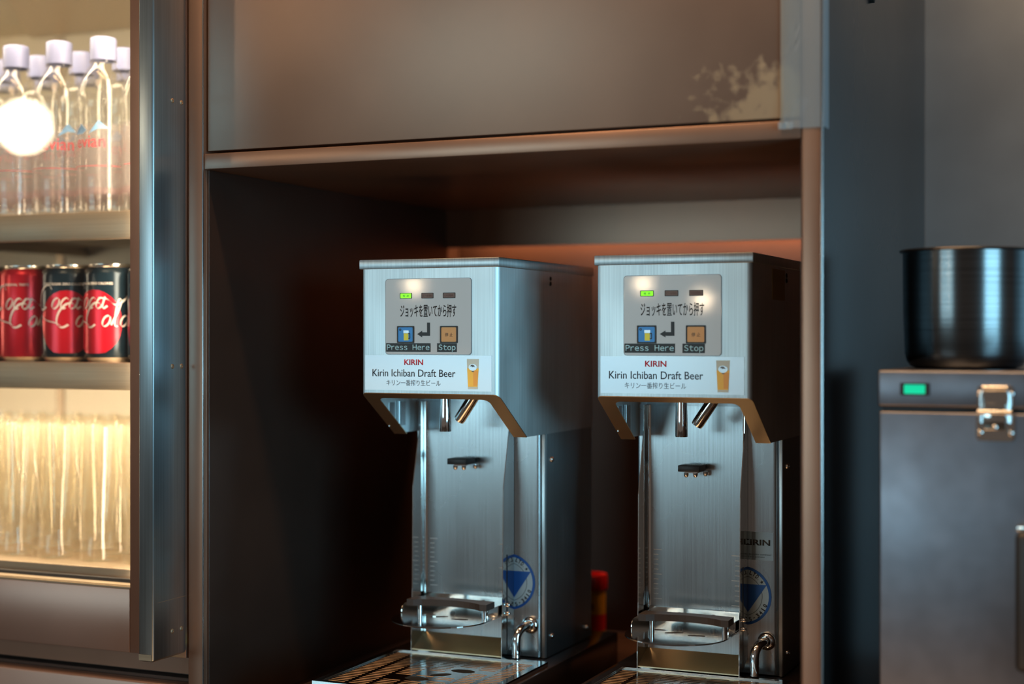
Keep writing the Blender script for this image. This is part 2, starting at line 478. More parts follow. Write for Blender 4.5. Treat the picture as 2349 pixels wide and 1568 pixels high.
obj('fascia', box(-1.0028, -0.3297, 2.045, 2.053, 0.131, 0.1868), 'bronze', cab, label='grey strip above the lit back of the niche')
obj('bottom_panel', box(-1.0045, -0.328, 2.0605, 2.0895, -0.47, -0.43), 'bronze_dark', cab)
kn = lathe([(0.006, 0), (0.006, 0.004), (0, 0.005)], 0, 0, 16)
bmesh.ops.transform(kn, matrix=Matrix.Translation((-0.3068, 1.671, 0.367)) @ Matrix.Rotation(PI / 2, 4, 'Y'), verts=kn.verts)
k = obj('knob', kn, 'black_gap', cab)
k['label'] = 'small black knob high on the outer side'

# ------------------------------------------------------------------ clear tape over the corner
def tape():
    r = random.Random(4); bm = bmesh.new(); rows = []
    nz = 40
    for i in range(nz + 1):
        z = 0.1965 + (0.75 - 0.1965) * i / nz
        w = 0.0006 * r.random()
        bulge = 0.0025 * math.exp(-((i) / 1.6) ** 2)
        xs = [(-0.3475, 1.4305), (-0.343, 1.4285 - bulge), (-0.338, 1.4292 - w), (-0.333, 1.4278 - bulge), (-0.327, 1.4290 - w), (-0.318, 1.4292), (-0.3085, 1.4288), (-0.3052, 1.4300), (-0.3050, 1.436), (-0.3052, 1.448)]
        rows.append([bm.verts.new((x - (0.0012 if i == 0 and j < 3 else 0), y, z)) for j, (x, y) in enumerate(xs)])
    for a, b in zip(rows, rows[1:]):
        for j in range(len(a) - 1): bm.faces.new((a[j], a[j + 1], b[j + 1], b[j]))
    # crumpled fold at the lower left corner
    f = [[bm.verts.new((-0.3485 + 0.0028 * i, 1.4262 - 0.0014 * math.sin(i * 1.9 + j), 0.1958 + 0.0033 * j + 0.0008 * math.sin(3 * i))) for i in range(6)] for j in range(3)]
    for a, b in zip(f, f[1:]):
        for j in range(5): bm.faces.new((a[j], a[j + 1], b[j + 1], b[j]))
    bmesh.ops.solidify(bm, geom=bm.faces[:], thickness=0.00015)
    return bm
tag(obj('clear_tape', tape(), 'tape', smooth=60), 'strip of clear tape wrapped over the upper right corner of the brown cabinet', 'tape')

# ------------------------------------------------------------------ beer dispenser (local frame: x from its left side, y from its front)
X0, Y0, W = -0.8485, 1.512, 0.170
ZB = -0.378


def make_dispenser():
    g = 'beer dispensers in the niche'
    R = root('beer_dispenser', (X0 + W / 2, Y0 + 0.20, ZB), 'steel draft beer dispenser nearer the refrigerator, gap to the cabinet wall on its left', 'beer dispenser', g)
    def bx(x0, x1, y0, y1, z0, z1, bev=0.0, bm=None): return box(X0 + x0, X0 + x1, Y0 + y0, Y0 + y1, z0, z1, bev, 2, bm)
    # head shell: front with rounded vertical corners, sides with a sloping lower edge
    h = bmesh.new()
    t = 0.0016; rc = 0.0060
    outl = [(0, 0.140, -0.1148), (0, 0.079, -0.1148)]
    # horizontal section (plan) outline, swept with own bottom height for each point
    plan = []
    n = 6
    plan.append((0.0, 0.290)); plan.append((0.0, 0.138)); plan.append((0.0, 0.079)); plan.append((0.0, 0.04))
    plan.append((0.0, rc))
    for k_ in range(1, n): a = PI + (PI / 2) * k_ / n; plan.append((rc + rc * math.cos(a), rc + rc * math.sin(a)))
    plan.append((rc, 0.0)); plan.append((W - rc, 0.0))
    for k_ in range(1, n): a = 1.5 * PI + (PI / 2) * k_ / n; plan.append((W - rc + rc * math.cos(a), rc + rc * math.sin(a)))
    plan += [(W, rc), (W, 0.04), (W, 0.079), (W, 0.138), (W, 0.290)]
    def zb(y):
        if y <= 0.079: return -0.0640 - 0.0508 * (y / 0.079)
        return -0.1148
    V = []
    for (x, y) in plan:
        cxn, cyn = W / 2, 0.145
        ix = min(max(x, t), W - t); iy = max(y, t)
        V.append([h.verts.new((X0 + x, Y0 + y, zb(y))), h.verts.new((X0 + x, Y0 + y, 0.0780)), h.verts.new((X0 + ix, Y0 + iy, 0.0780)), h.verts.new((X0 + ix, Y0 + iy, zb(y)))])
    for a, b in zip(V, V[1:]):
        for q in range(4): h.faces.new((a[q], a[(q + 1) % 4], b[(q + 1) % 4], b[q]))
    h.faces.new(V[0]); h.faces.new(V[-1][::-1])
    obj('head_housing', h, 'steel', R, 35)
    # lid with folded rim
    obj('lid', bx(-0.0018, W + 0.0018, -0.0020, 0.2915, 0.0752, 0.0858, 0.0010), 'steel', R, 35)
    # flange: ring in the sloping plane, folded inward
    fl = bmesh.new(); wfl = 0.0165
    sl = (0.079, -0.0508)
    L = math.hypot(*sl); d = (sl[0] / L, sl[1] / L)
    def on(x, s, off=0.0): return (X0 + x, Y0 + 0.0006 + d[0] * s + off * d[1], -0.0648 + d[1] * s - off * d[0])
    def shape(m, r, s_end):
        pts = [(m, s_end)]
        for k_ in range(6):
            a = PI + (PI / 2) * k_ / 5
            pts.append((m + r + r * math.cos(a), m * (0.010 / wfl) + r + r * math.sin(a)))
        for k_ in range(6):
            a = 1.5 * PI + (PI / 2) * k_ / 5
            pts.append((W - m - r + r * math.cos(a), m * (0.010 / wfl) + r + r * math.sin(a)))
        pts.append((W - m, s_end)); return pts
    A = shape(0.0, 0.006, L - 0.0005); B = shape(wfl, 0.008, L - 0.0005)
    loops = []
    for off in (0.0, -0.0012):
        loops.append([fl.verts.new(on(x, s, off)) for x, s in A]); loops.append([fl.verts.new(on(x, s, off)) for x, s in B])
    nn = len(A)
    for k_ in range(nn - 1):
        fl.faces.new((loops[0][k_], loops[0][k_ + 1], loops[1][k_ + 1], loops[1][k_]))
        fl.faces.new((loops[2][k_], loops[3][k_], loops[3][k_ + 1], loops[2][k_ + 1]))
        fl.faces.new((loops[1][k_], loops[1][k_ + 1], loops[3][k_ + 1], loops[3][k_]))
        fl.faces.new((loops[0][k_], loops[2][k_], loops[2][k_ + 1], loops[0][k_ + 1]))
    obj('bottom_flange', fl, 'flange', R)
    # hinge on the inner left wall
    hg = bx(0.0017, 0.0028, 0.062, 0.076, -0.106, -0.078); bx(0.0017, 0.0034, 0.090, 0.101, -0.106, -0.078, 0, hg)
    tube([(X0 + 0.004, Y0 + 0.083, -0.107), (X0 + 0.004, Y0 + 0.083, -0.077)], 0.0022, 10, hg)
    obj('hinge', hg, 'steel_plate', R, 40)
    # column body: front plate with rolled edges, side box behind it
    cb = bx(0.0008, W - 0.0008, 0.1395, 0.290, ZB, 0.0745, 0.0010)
    obj('column', cb, 'steel_shaded', R, 35)
    pf = [(0.0008, 0.1392), (0.0008, 0.1365), (0.0028, 0.1345), (0.1590, 0.1345)]
    pf += [(0.1590 + 0.0045 * math.sin(PI / 2 * k_ / 6), 0.1345 + 0.0046 * (1 - math.cos(PI / 2 * k_ / 6))) for k_ in range(1, 7)]
    cf = prism([(X0 + x, Y0 + y) for x, y in pf], 'z', ZB + 0.002, 0.070)
    obj('column_front', cf, 'steel_plate', R, 35)
    lp = bx(0.1655, 0.1692, 0.1345, 0.1395, ZB + 0.001, -0.1149, 0.0008)
    obj('column_edge', lp, 'steel', R, 35)
    # splash guard: U channel with shaped side cheeks and graduations
    yb = 0.1335
    obj('splash_plate', bx(0.0125, 0.1295, yb - 0.0012, yb, -0.3565, -0.0790), 'steel_plate', R)
    cheek = [(yb, -0.0785), (0.1215, -0.0785), (0.1205, -0.108), (0.1030, -0.178), (0.1015, -0.300), (0.0985, -0.355), (0.0985, -0.3755), (0.112, -0.3705), (yb, -0.358)]
    for xa in (0.0118, 0.1293):
        c = prism([(Y0 + y, z) for y, z in cheek], 'x', X0 + xa, X0 + xa + 0.0009)
        o = obj('splash_cheek', c, 'polished', R)
        sgn = 0.0009 if xa > 0.1 else -0.0006
        for zc in ((-0.3135, -0.3235) if xa > 0.1 else (-0.3125, -0.322)):
            screw('screw', X0 + xa + (0.0009 if xa > 0.1 else 0), Y0 + 0.1135, zc, 0.0028, 'x+' if xa > 0.1 else 'x-', o, 'chrome', 0.004)
        sl_ = box(X0 + xa + (0.0009 if xa > 0.1 else -0.0004), X0 + xa + (0.0013 if xa > 0.1 else 0), Y0 + 0.1122, Y0 + 0.1148, -0.366, -0.255)
        s_ = obj('slot', sl_, 'dark_steel', o); 
    for xa, sg in ((0.0127, 1), (0.1293, -1)):
        arc_ = [(X0 + xa, Y0 + yb - 0.0012), (X0 + xa, Y0 + yb - 0.0058)] if sg == 1 else [(X0 + xa, Y0 + yb - 0.0012), (X0 + xa, Y0 + yb - 0.0058)]
        for k_ in range(1, 7):
            q = (PI / 2) * k_ / 6
            arc_.append((X0 + xa + sg * 0.0046 * (1 - math.cos(q)), Y0 + yb - 0.0058 + 0.0046 * math.sin(q) * 0.98))
        obj('splash_bend', prism(arc_, 'z', -0.3560, -0.0792), 'polished', R, 60)
    kick = prism([(Y0 + yb, -0.3560), (Y0 + yb, -0.3575), (Y0 + 0.0995, -0.3725), (Y0 + 0.0995, -0.3712)], 'x', X0 + 0.0128, X0 + 0.1292)
    obj('drip_lip', kick, 'flange', R)
    # graduations engraved at both margins of the plate
    tm = bmesh.new()
    for k_ in range(11):
        z = -0.2443 - k_ * 0.0056
        ln = 0.0095 if k_ % 5 == 0 else 0.0055
        bx(0.0207, 0.0207 + ln, yb - 0.0015, yb - 0.0012, z, z + 0.0007, 0, tm)
        bx(0.1215 - ln, 0.1215, yb - 0.0015, yb - 0.0012, z - 0.002, z - 0.0013, 0, tm)
    obj('scale_mark', tm, 'tick', R)['kind'] = 'stuff'
    # sensor block on a bracket with three screws
    sb = obj('sensor_block', bx(0.0600, 0.0845, 0.098, 0.124, -0.1510, -0.1440, 0.0006), 'black_plastic', R, 40)
    obj('bracket', bx(0.067, 0.081, 0.102, yb - 0.0012, -0.1525, -0.1511), 'chrome', sb)
    for (x, y) in ((0.068, 0.104), (0.078, 0.106), (0.084, 0.125)):
        screw('screw', X0 + x, Y0 + y, -0.1524, 0.0028, 'z-', sb, 'chrome', 0.005)
    # two tap nozzles
    nz = lathe([(0.0050, -0.1095), (0.0065, -0.1098), (0.0068, -0.1085), (0.0066, -0.090), (0.0062, -0.078), (0.0060, -0.040), (0.0, -0.040)], X0 + 0.0755, Y0 + 0.062, 24)
    lathe([(0.0050, -0.1095), (0.0048, -0.1), (0, -0.1)], X0 + 0.0755, Y0 + 0.062, 24, nz)
    obj('nozzle', nz, 'chrome', R, 50)
    a = Vector((X0 + 0.0925, Y0 + 0.062, -0.0970)); b = Vector((X0 + 0.128, Y0 + 0.062, -0.045))
    obj('nozzle', tube([a, a.lerp(b, 0.05), a.lerp(b, 0.5), b], [0.0060, 0.0066, 0.0066, 0.0066], 20), 'polished', R, 50)
    obj('nozzle_mount', bx(0.045, 0.145, 0.045, 0.1345, -0.060, -0.045, 0.001), 'dark_steel', R)
    # tilting glass rest
    zp = -0.3255
    pl = []
    cx, cy, r = 0.0715, 0.058, 0.0565
    for k_ in range(25):
        a = PI + PI * k_ / 24; pl.append((cx + r * math.cos(a), cy + r * math.sin(a)))
    pl += [(cx + r, yb - 0.003), (cx - r, yb - 0.003)]
    holes = []
    for (hx, hy, rot) in ((0.045, 0.075, 0.1), (0.066, 0.066, 0.5), (0.094, 0.060, 0.1)):
        holes.append([(hx + 0.011 * math.cos(q) * math.cos(rot) - 0.0045 * math.sin(q) * math.sin(rot), hy + 0.011 * math.cos(q) * math.sin(rot) + 0.0045 * math.sin(q) * math.cos(rot)) for q in [2 * PI * i / 16 for i in range(16)]])
    gp = filled(pl, holes, lambda p: (X0 + p[0], Y0 + p[1], zp), (0, 0, 0.0014))
    G = obj('glass_rest', gp, 'polished', R)
    # raised back and side walls of the rest
    obj('rest_wall', bx(0.016, 0.127, yb - 0.0042, yb - 0.0030, zp + 0.0015, zp + 0.017), 'polished', G)
    for xa in (0.0165, 0.1262):
        w_ = [(yb - 0.0045, zp + 0.0015), (yb - 0.0045, zp + 0.0132)]
        for k_ in range(7):
            q = PI / 2 + (PI / 2) * k_ / 6; w_.append((0.074 + 0.009 * math.cos(q), zp + 0.0042 + 0.009 * math.sin(q)))
        w_.append((0.065, zp + 0.0015))
        obj('rest_wall', prism([(Y0 + y, z) for y, z in w_], 'x', X0 + xa, X0 + xa + 0.0010), 'polished', G)
    for x in (0.052, 0.092):
        screw('screw', X0 + x, Y0 + yb - 0.0042, zp + 0.009, 0.0036, 'y-', G, 'dark_steel', 0.002)
    for x in (0.040, 0.1225):
        obj('post', tube([(X0 + x, Y0 + 0.067, zp + 0.0015), (X0 + x, Y0 + 0.067, -0.3120)], 0.0030, 14), 'chrome', G, 50)
    bp_ = []
    for k_ in range(13):
        u = k_ / 12; x = 0.0275 + (0.1290 - 0.0275) * u
        dip = 0.0 if (u < 0.10 or u > 0.90) else 0.0120 * math.sin(PI * (u - 0.10) / 0.80) ** 0.6
        bp_.append((x, 0.0580 + dip))
    bp_ += [(0.1285, 0.082)] + [(0.1285 - 0.099 * k_ / 8, 0.0855 - 0.0035 * abs(1 - k_ / 4)) for k_ in range(1, 8)] + [(0.0275, 0.082)]
    obj('bumper', prism([(X0 + x, Y0 + y) for x, y in bp_], 'z', -0.3123, -0.3050), 'bumper', G)
    # chrome drain elbow with collar
    ex, ey = X0 + 0.1490, Y0 + 0.126
    pts = [(ex + 0.003, ey + 0.008, -0.3385), (ex + 0.002, ey + 0.000, -0.3385)]
    for k_ in range(8):
        q = (PI / 2) * k_ / 7
        pts.append((ex + 0.0015 - 0.006 * math.sin(q), ey - 0.003 - 0.015 * math.sin(q), -0.3385 - 0.014 * (1 - math.cos(q)) + 0.0))
    pts.append((ex - 0.0046, ey - 0.0182, -0.3755 + 0.003))
    obj('drain_pipe', tube(pts, 0.0052, 18), 'chrome', R, 60)
    cl = lathe([(0.0055, 0), (0.0098, 0.0), (0.0105, 0.0015), (0.0098, 0.0045), (0.0060, 0.0065), (0.0055, 0.0065)], 0, 0, 24)
    bmesh.ops.transform(cl, matrix=Matrix.Translation((ex + 0.003, Y0 + 0.1345, -0.3385)) @ Matrix.Rotation(PI / 2, 4, 'X'), verts=cl.verts)
    obj('pipe_collar', cl, 'chrome', R, 50)
    # bolts on the right side
    for (y, z) in ((0.153, -0.1456), (0.154, -0.3540), (0.269, -0.3640)):
        screw('bolt', X0 + W - 0.0008, Y0 + y, z, 0.0034, 'x+', R, 'chrome', 0.0035)
    for z in (0.0672, 0.0615):
        screw('bolt', X0 + W, Y0 + 0.150, z, 0.0026, 'x+', R, 'black_gap', 0.001)
    # ---- control panel
    yf = Y0
    P = obj('control_panel', prism([(X0 + x, z) for x, z in rrect(0.0315, 0.1378, -0.0205, 0.0635, 0.0035)], 'y', yf - 0.0010, yf - 0.00005, None, 0.0003), 'panel_grey', R, 40)
    yp = yf - 0.00105
    obj('panel_border', frame([(X0 + x, z) for x, z in rrect(0.0311, 0.1382, -0.0209, 0.0639, 0.0038)], [(X0 + x, z) for x, z in rrect(0.0315, 0.1378, -0.0205, 0.0635, 0.0035)], 'y', yf - 0.0007, yf - 0.00004), 'dark_steel', P)
    for i, (xa, xb) in enumerate(((0.0500, 0.0648), (0.0769, 0.0917), (0.1036, 0.1186))):
        I = obj('indicator', frame([(X0 + x, z) for x, z in rrect(xa, xb, 0.0416, 0.0478, 0.0006, 2)], [(X0 + x, z) for x, z in rrect(xa + 0.0006, xb - 0.0006, 0.0422, 0.0472, 0.0005, 2)], 'y', yp - 0.0005, yp), 'black_plastic', P)
        obj('lens', box(X0 + xa + 0.0006, X0 + xb - 0.0006, yp - 0.00025, yp, 0.0422, 0.0472), 'led_on' if i == 0 else 'led_off', I, label='glowing green lens' if i == 0 else 'unlit brown lens')
        obj('lettering', text_bm(['電 源', 'ビール切れ', 'CO2切れ'][i], X0 + xa + (0.0035 if i == 0 else 0.0018), X0 + xb - (0.0035 if i == 0 else 0.0018), 0.0434, 0.0459, yp - 0.0004), 'ink_navy' if i == 0 else 'ink_brown', I)
    obj('lettering', text_bm('ジョッキを置いてから押す', X0 + 0.0503, X0 + 0.1197, 0.0208, 0.0350, yp - 0.0002, bold=0.006), 'ink_black', P)
    ar = [(0.0715, 0.0020), (0.0777, 0.0057), (0.0777, 0.0040), (0.0838, 0.0040), (0.0838, 0.0148), (0.0875, 0.0148), (0.0875, 0.0001), (0.0777, 0.0001), (0.0777, -0.0016)]
    obj('arrow', prism([(X0 + x, z) for x, z in ar], 'y', yp - 0.0002, yp), 'ink_black', P, label='black bent arrow pointing at the blue button')
    for nm, xa, xb, m_ in (('start_button', 0.0465, 0.0677, 'button_blue'), ('stop_button', 0.1002, 0.1215, 'button_orange')):
        Bf = obj(nm, frame([(X0 + x, z) for x, z in rrect(xa, xb, -0.0079, 0.0110, 0.0008, 3)], [(X0 + x, z) for x, z in rrect(xa + 0.0014, xb - 0.0014, -0.0065, 0.0096, 0.0012, 3)], 'y', yp - 0.0010, yp), 'black_plastic', P, label='black framed button')
        obj('button_face', prism([(X0 + x, z) for x, z in rrect(xa + 0.0014, xb - 0.0014, -0.0065, 0.0096, 0.0012, 3)], 'y', yp - 0.0006, yp), m_, Bf, label='blue face with a beer mug' if m_ == 'button_blue' else 'orange face')
        yq = yp - 0.0006
        if m_ == 'button_blue':
            obj('mug_print', box(X0 + 0.0550, X0 + 0.0608, yq - 0.0002, yq, -0.0050, 0.0028), 'yellow', Bf)
            obj('mug_print', box(X0 + 0.0545, X0 + 0.0613, yq - 0.0003, yq, 0.0030, 0.0062, 0.0001), 'label_white', Bf)
            obj('mug_print', frame([(X0 + x, z) for x, z in rrect(0.0606, 0.0630, -0.0035, 0.0032, 0.0009, 3)], [(X0 + x, z) for x, z in rrect(0.0606, 0.0622, -0.0025, 0.0022, 0.0005, 3)], 'y', yq - 0.0003, yq), 'ink_black', Bf)
            obj('mug_print', frame([(X0 + x, z) for x, z in rrect(0.0492, 0.0518, 0.0056, 0.0082, 0.0012, 3)], [(X0 + x, z) for x, z in rrect(0.0500, 0.0510, 0.0062, 0.0076, 0.0004, 3)], 'y', yq - 0.0002, yq), 'ink_black', Bf)
        else:
            obj('lettering', text_bm('停 止', X0 + 0.1062, X0 + 0.1158, -0.0008, 0.0034, yq - 0.0002), 'ink_brown', Bf)
    for s, xa, xb, ta, tb, ts in (('Press Here', 0.0323, 0.0881, 0.0335, 0.0869, 1.06), ('Stop', 0.0963, 0.1204, 0.0980, 0.1190, 1.0)):
        tg_ = obj('tape_label', box(X0 + xa, X0 + xb, yp - 0.0003, yp, -0.0178, -0.0081), 'ink_black', P)
        obj('lettering', sans_bm(s, X0 + ta, X0 + tb, -0.0158, -0.0096, yp - 0.0005, bold=0.016, wide=0.36, gap=0.10), 'ink_pale', tg_)
    # ---- name strip
    N = obj('name_strip', box(X0 + 0.0050, X0 + 0.1622, yf - 0.0005, yf - 0.00005, -0.0608, -0.0216), 'label_white', R)
    yl = yf - 0.0005
    obj('lettering', text_bm('KIRIN', X0 + 0.0550, X0 + 0.0786, -0.0325, -0.0262, yl - 0.0002, bold=0.02), 'ink_red', N)
    obj('lettering', text_bm('Kirin Ichiban Draft Beer', X0 + 0.0146, X0 + 0.1184, -0.0455, -0.0372, yl - 0.0002, bold=0.004), 'ink_navy', N)
    obj('lettering', text_bm('キリン一番搾り生ビール', X0 + 0.0324, X0 + 0.1002, -0.0557, -0.0490, yl - 0.0002), 'ink_grey', N)
    pr = obj('beer_print', prism([(X0 + x, z) for x, z in ((0.1324, -0.0253), (0.1470, -0.0253), (0.1455, -0.0583), (0.1338, -0.0583))], 'y', yl - 0.0002, yl), 'glass_dark', N, label='printed tall beer glass')
    PR = N
    obj('beer_print', prism([(X0 + x, z) for x, z in ((0.1328, -0.0355), (0.1467, -0.0355), (0.1452, -0.0557), (0.1341, -0.0557))], 'y', yl - 0.0003, yl - 0.0002), 'beer_gold', PR)
    obj('beer_print', prism([(X0 + x, z) for x, z in ((0.1400, -0.0380), (0.1462, -0.0380), (0.1450, -0.0545), (0.1405, -0.0545))], 'y', yl - 0.0004, yl - 0.0003), 'beer_amber', PR)
    el = [(X0 + 0.1397 + 0.0050 * math.cos(q), -0.0345 + 0.0037 * math.sin(q)) for q in [2 * PI * i / 20 for i in range(20)]]
    obj('beer_print', prism(el, 'y', yl - 0.0005, yl - 0.0003), 'label_white', PR)
    em = [(0.1362, -0.0335), (0.1378, -0.0318), (0.1400, -0.0316), (0.1424, -0.0332), (0.1410, -0.0330), (0.1428, -0.0342), (0.1402, -0.0338), (0.1385, -0.0346), (0.1388, -0.0332)]
    obj('beer_print', prism([(X0 + x, z) for x, z in em], 'y', yl - 0.0006, yl - 0.0005), 'ink_grey', PR)
    obj('beer_print', box(X0 + 0.1385, X0 + 0.1412, yl - 0.0006, yl - 0.0004, -0.0393, -0.0385), 'ink_grey', PR)
    # ---- round service sticker on the column front
    sx, sz, sr = X0 + 0.1240, -0.2898, 0.0330
    ysf = Y0 + 0.1345
    def circ(r, n=48): return [(sx + r * math.cos(2 * PI * i / n), sz + r * math.sin(2 * PI * i / n)) for i in range(n)]
    S = obj('service_sticker', prism(circ(sr - 0.0002), 'y', ysf - 0.0003, ysf), 'sticker_white', R, label='round pale sticker with blue ring and triangle')
    obj('ring_print', frame(circ(sr), circ(sr - 0.0030), 'y', ysf - 0.0005, ysf - 0.0001), 'sticker_blue', S)
    obj('ring_print', frame(circ(sr * 0.690), circ(sr * 0.675), 'y', ysf - 0.0004, ysf - 0.0003), 'ink_navy', S)
    obj('triangle_print', prism([(sx - 0.0275, sz + 0.0130), (sx + 0.0275, sz + 0.0130), (sx, sz - 0.0275)], 'y', ysf - 0.0005, ysf - 0.0003), 'sticker_blue', S)
    lts = [bmesh.new(), bmesh.new()]
    for ch, an, up in (('C', 96, 1), ('O', 88, 1), ('.', 82, 1), (',', 77, 1), ('L', 69, 1), ('T', 61, 1), ('D', 52.5, 1), ('.', 46, 1), ('★', 36, 1), ('9', -80, 0), ('5', -71, 0), ('-', -61, 0), ('3', -50.5, 0), ('4', -41, 0), ('1', -31.5, 0), ('0', -21, 0)):
        hgt = 0.0048 if ch not in '.,-' else (0.0008)
        wd = {'.': 0.0009, ',': 0.0009, '-': 0.0020, '1': 0.0012, '★': 0.0042}.get(ch, 0.0030)
        zz = 0.0 if ch != '-' else 0.0
        base_z = -0.0024 if ch != '-' else -0.0004
        own = text_bm(ch, -wd / 2, wd / 2, base_z, base_z + hgt, ysf - 0.0005, bold=0.03)
        q = math.radians(an); rr = sr * 0.835
        rot = q - PI / 2 if up else q + PI / 2
        Mx = Matrix.Translation((sx + rr * math.cos(q), 0, sz + rr * math.sin(q))) @ Matrix.Rotation(-rot, 4, 'Y')
        bmesh.ops.transform(own, matrix=Mx, verts=own.verts)
        merge(lts[up], own)
    for lt in lts: obj('lettering', lt, 'ink_black', S)
    return R


d1 = make_dispenser()
d2 = copy_tree(d1)
d2.location = d1.location + Vector((-0.5712 - X0, 1.529 - Y0, 0))
d2['label'] = 'steel draft beer dispenser beside the right cabinet wall, square sticker low on its column'
# stickers found only on the right dispenser
dX, dY = -0.5712, 1.529
ks = obj('square_sticker', box(dX + 0.121, dX + 0.1592, dY + 0.1342, dY + 0.1345, -0.2494, -0.2180), 'sticker_film', d2, label='pale blue film sticker')
obj('lettering', text_bm('KIRIN', dX + 0.1245, dX + 0.1555, -0.2330, -0.2265, dY + 0.1339, bold=0.03), 'ink_black', ks)
obj('lettering', text_bm('KIRIN BREWERY COMPANY', dX + 0.124, dX + 0.1570, -0.2440, -0.2425, dY + 0.1339), 'ink_navy', ks)
obj('lettering', text_bm('LIMITED, JAPAN', dX + 0.124, dX + 0.1490, -0.2470, -0.2454, dY + 0.1339), 'ink_navy', ks)
obj('strip_reflection', box(dX + 0.1345, dX + 0.1390, dY + 0.13405, dY + 0.1342, -0.2494, -0.2180), 'sticker_dark', ks)  # dark stripe: a reflection on the film put into colour
obj('side_sticker', box(dX + W, dX + W + 0.0003, dY + 0.084, dY + 0.141, 0.0390, 0.0725), 'sticker_yellow', d2, label='yellowed label high on the right side')

# ------------------------------------------------------------------ plinths and drip trays
def make_plinth():
    T = root('plinth', (-0.766, 1.60, -0.43), 'dark glossy plinth under the dispenser nearer the refrigerator', 'plinth', 'plinths under the dispensers')
    obj('body', box(-0.8740, -0.6570, 1.405, 1.837, -0.43, -0.3785, 0.001), 'plinth', T, 40)
    return T
def make_tray():
    T = root('drip_tray', (-0.7620, 1.51, -0.3785), 'slotted steel drip tray in front of the dispenser nearer the refrigerator', 'drip tray', 'drip trays in front of the dispensers')
    x0, x1, y0, y1 = -0.8615, -0.6630, 1.4262, 1.6165
    zt = -0.3735
    o = [(x0, y0), (x1, y0), (x1, y1), (x0, y1)]; i_ = [(x0 + .008, y0 + .008), (x1 - .008, y0 + .008), (x1 - .008, y1 - .008), (x0 + .008, y1 - .008)]
    obj('tray_rim', frame(o, i_, 'z', -0.3784, zt), 'polished', T)
    obj('tray_bottom', box(x0 + .0085, x1 - .0085, y0 + .0085, y1 - .0085, -0.3783, -0.3755), 'tray_warm_lit', T)
    px0, px1, py0, py1 = x0 + .0085, x1 - .0085, y0 + .0085, y1 - .0085
    holes = []
    cx, cy = -0.7485, 1.5124
    ov = []
    OV = ((-0.0160, -0.0270, -0.06, 0.0145, 0.0088), (0.0, 0.0, 0.75, 0.0125, 0.0070), (0.0150, 0.0260, -0.06, 0.0145, 0.0088))
    for (ox, oy, rot, a_, b_) in OV:
        ov.append((cx + ox, cy + oy))
        holes.append([(cx + ox + a_ * math.cos(q) * math.cos(rot) - b_ * math.sin(q) * math.sin(rot), cy + oy + a_ * math.cos(q) * math.sin(rot) + b_ * math.sin(q) * math.cos(rot)) for q in [2 * PI * k / 20 for k in range(20)]])
    pitch, sw = 0.0258, 0.0205
    nc = 7
    for c in range(nc):
        xa = px0 + 0.0035 + c * pitch
        y = py0 + 0.006
        while y < py1 - 0.006:
            xm = xa + sw / 2
            if all(math.hypot((xm - ax) / 0.0285, (y - ay) / 0.0135) > 1.0 for ax, ay in ov):
                holes.append([(xa, y - .0016), (xa + sw, y - .0016), (xa + sw, y + .0016), (xa, y + .0016)])
            y += 0.0074
    pl = filled([(px0, py0), (px1, py0), (px1, py1), (px0, py1)], holes, lambda p: (p[0], p[1], -0.3752), (0, 0, 0.0004))
    for (hx, hy), (ox, oy, rot, a_, b_) in zip(ov, OV):
        e_ = [(hx + a_ * math.cos(q) * math.cos(rot) - b_ * math.sin(q) * math.sin(rot), hy + a_ * math.cos(q) * math.sin(rot) + b_ * math.sin(q) * math.cos(rot)) for q in [2 * PI * k / 20 for k in range(20)]]
        obj('drain_hole_shade', prism(e_, 'z', -0.3755, -0.3753), 'black_gap', T)  # flat black disc painting the shade inside the deep oval hole
    obj('perforated_plate', pl, 'tray_steel', T)
    return T
plA = make_plinth(); trA = make_tray()
sh = Vector((-0.5712 + 0.8485, 0.017, 0))
plB = copy_tree(plA); plB.location += sh; plB['label'] = 'dark glossy plinth under the right-hand dispenser'
trB = copy_tree(trA); trB.location += sh; trB['label'] = 'slotted steel drip tray in front of the right-hand dispenser, mostly out of frame'

# ------------------------------------------------------------------ red capped tube behind the left dispenser
bt = root('bottle', (-0.7345, 1.95, -0.43), 'small yellow bottle with red cap standing behind the left dispenser', 'bottle')
obj('body', lathe([(0, -0.43), (0.0175, -0.43), (0.0185, -0.428), (0.0185, -0.350), (0.0165, -0.348), (0.0165, -0.345), (0, -0.345)], -0.7345, 1.95, 28), 'yellow_tube', bt, 40)
lb = lathe([(0.0187, -0.400), (0.0187, -0.378)], -0.7345, 1.95, 28)
obj('red_band', lb, 'red_plastic', bt, 40)
obj('cap', lathe([(0, -0.345), (0.0205, -0.345), (0.0210, -0.343), (0.0210, -0.327), (0.0200, -0.3245), (0.014, -0.3245), (0.013, -0.330), (0, -0.330)], -0.7345, 1.95, 28), 'red_plastic', bt, 40)
tb = text_bm('注意', -0.7445, -0.7245, -0.372, -0.362, 1.9312, bm=None)
obj('lettering', tb, 'ink_brown', bt)

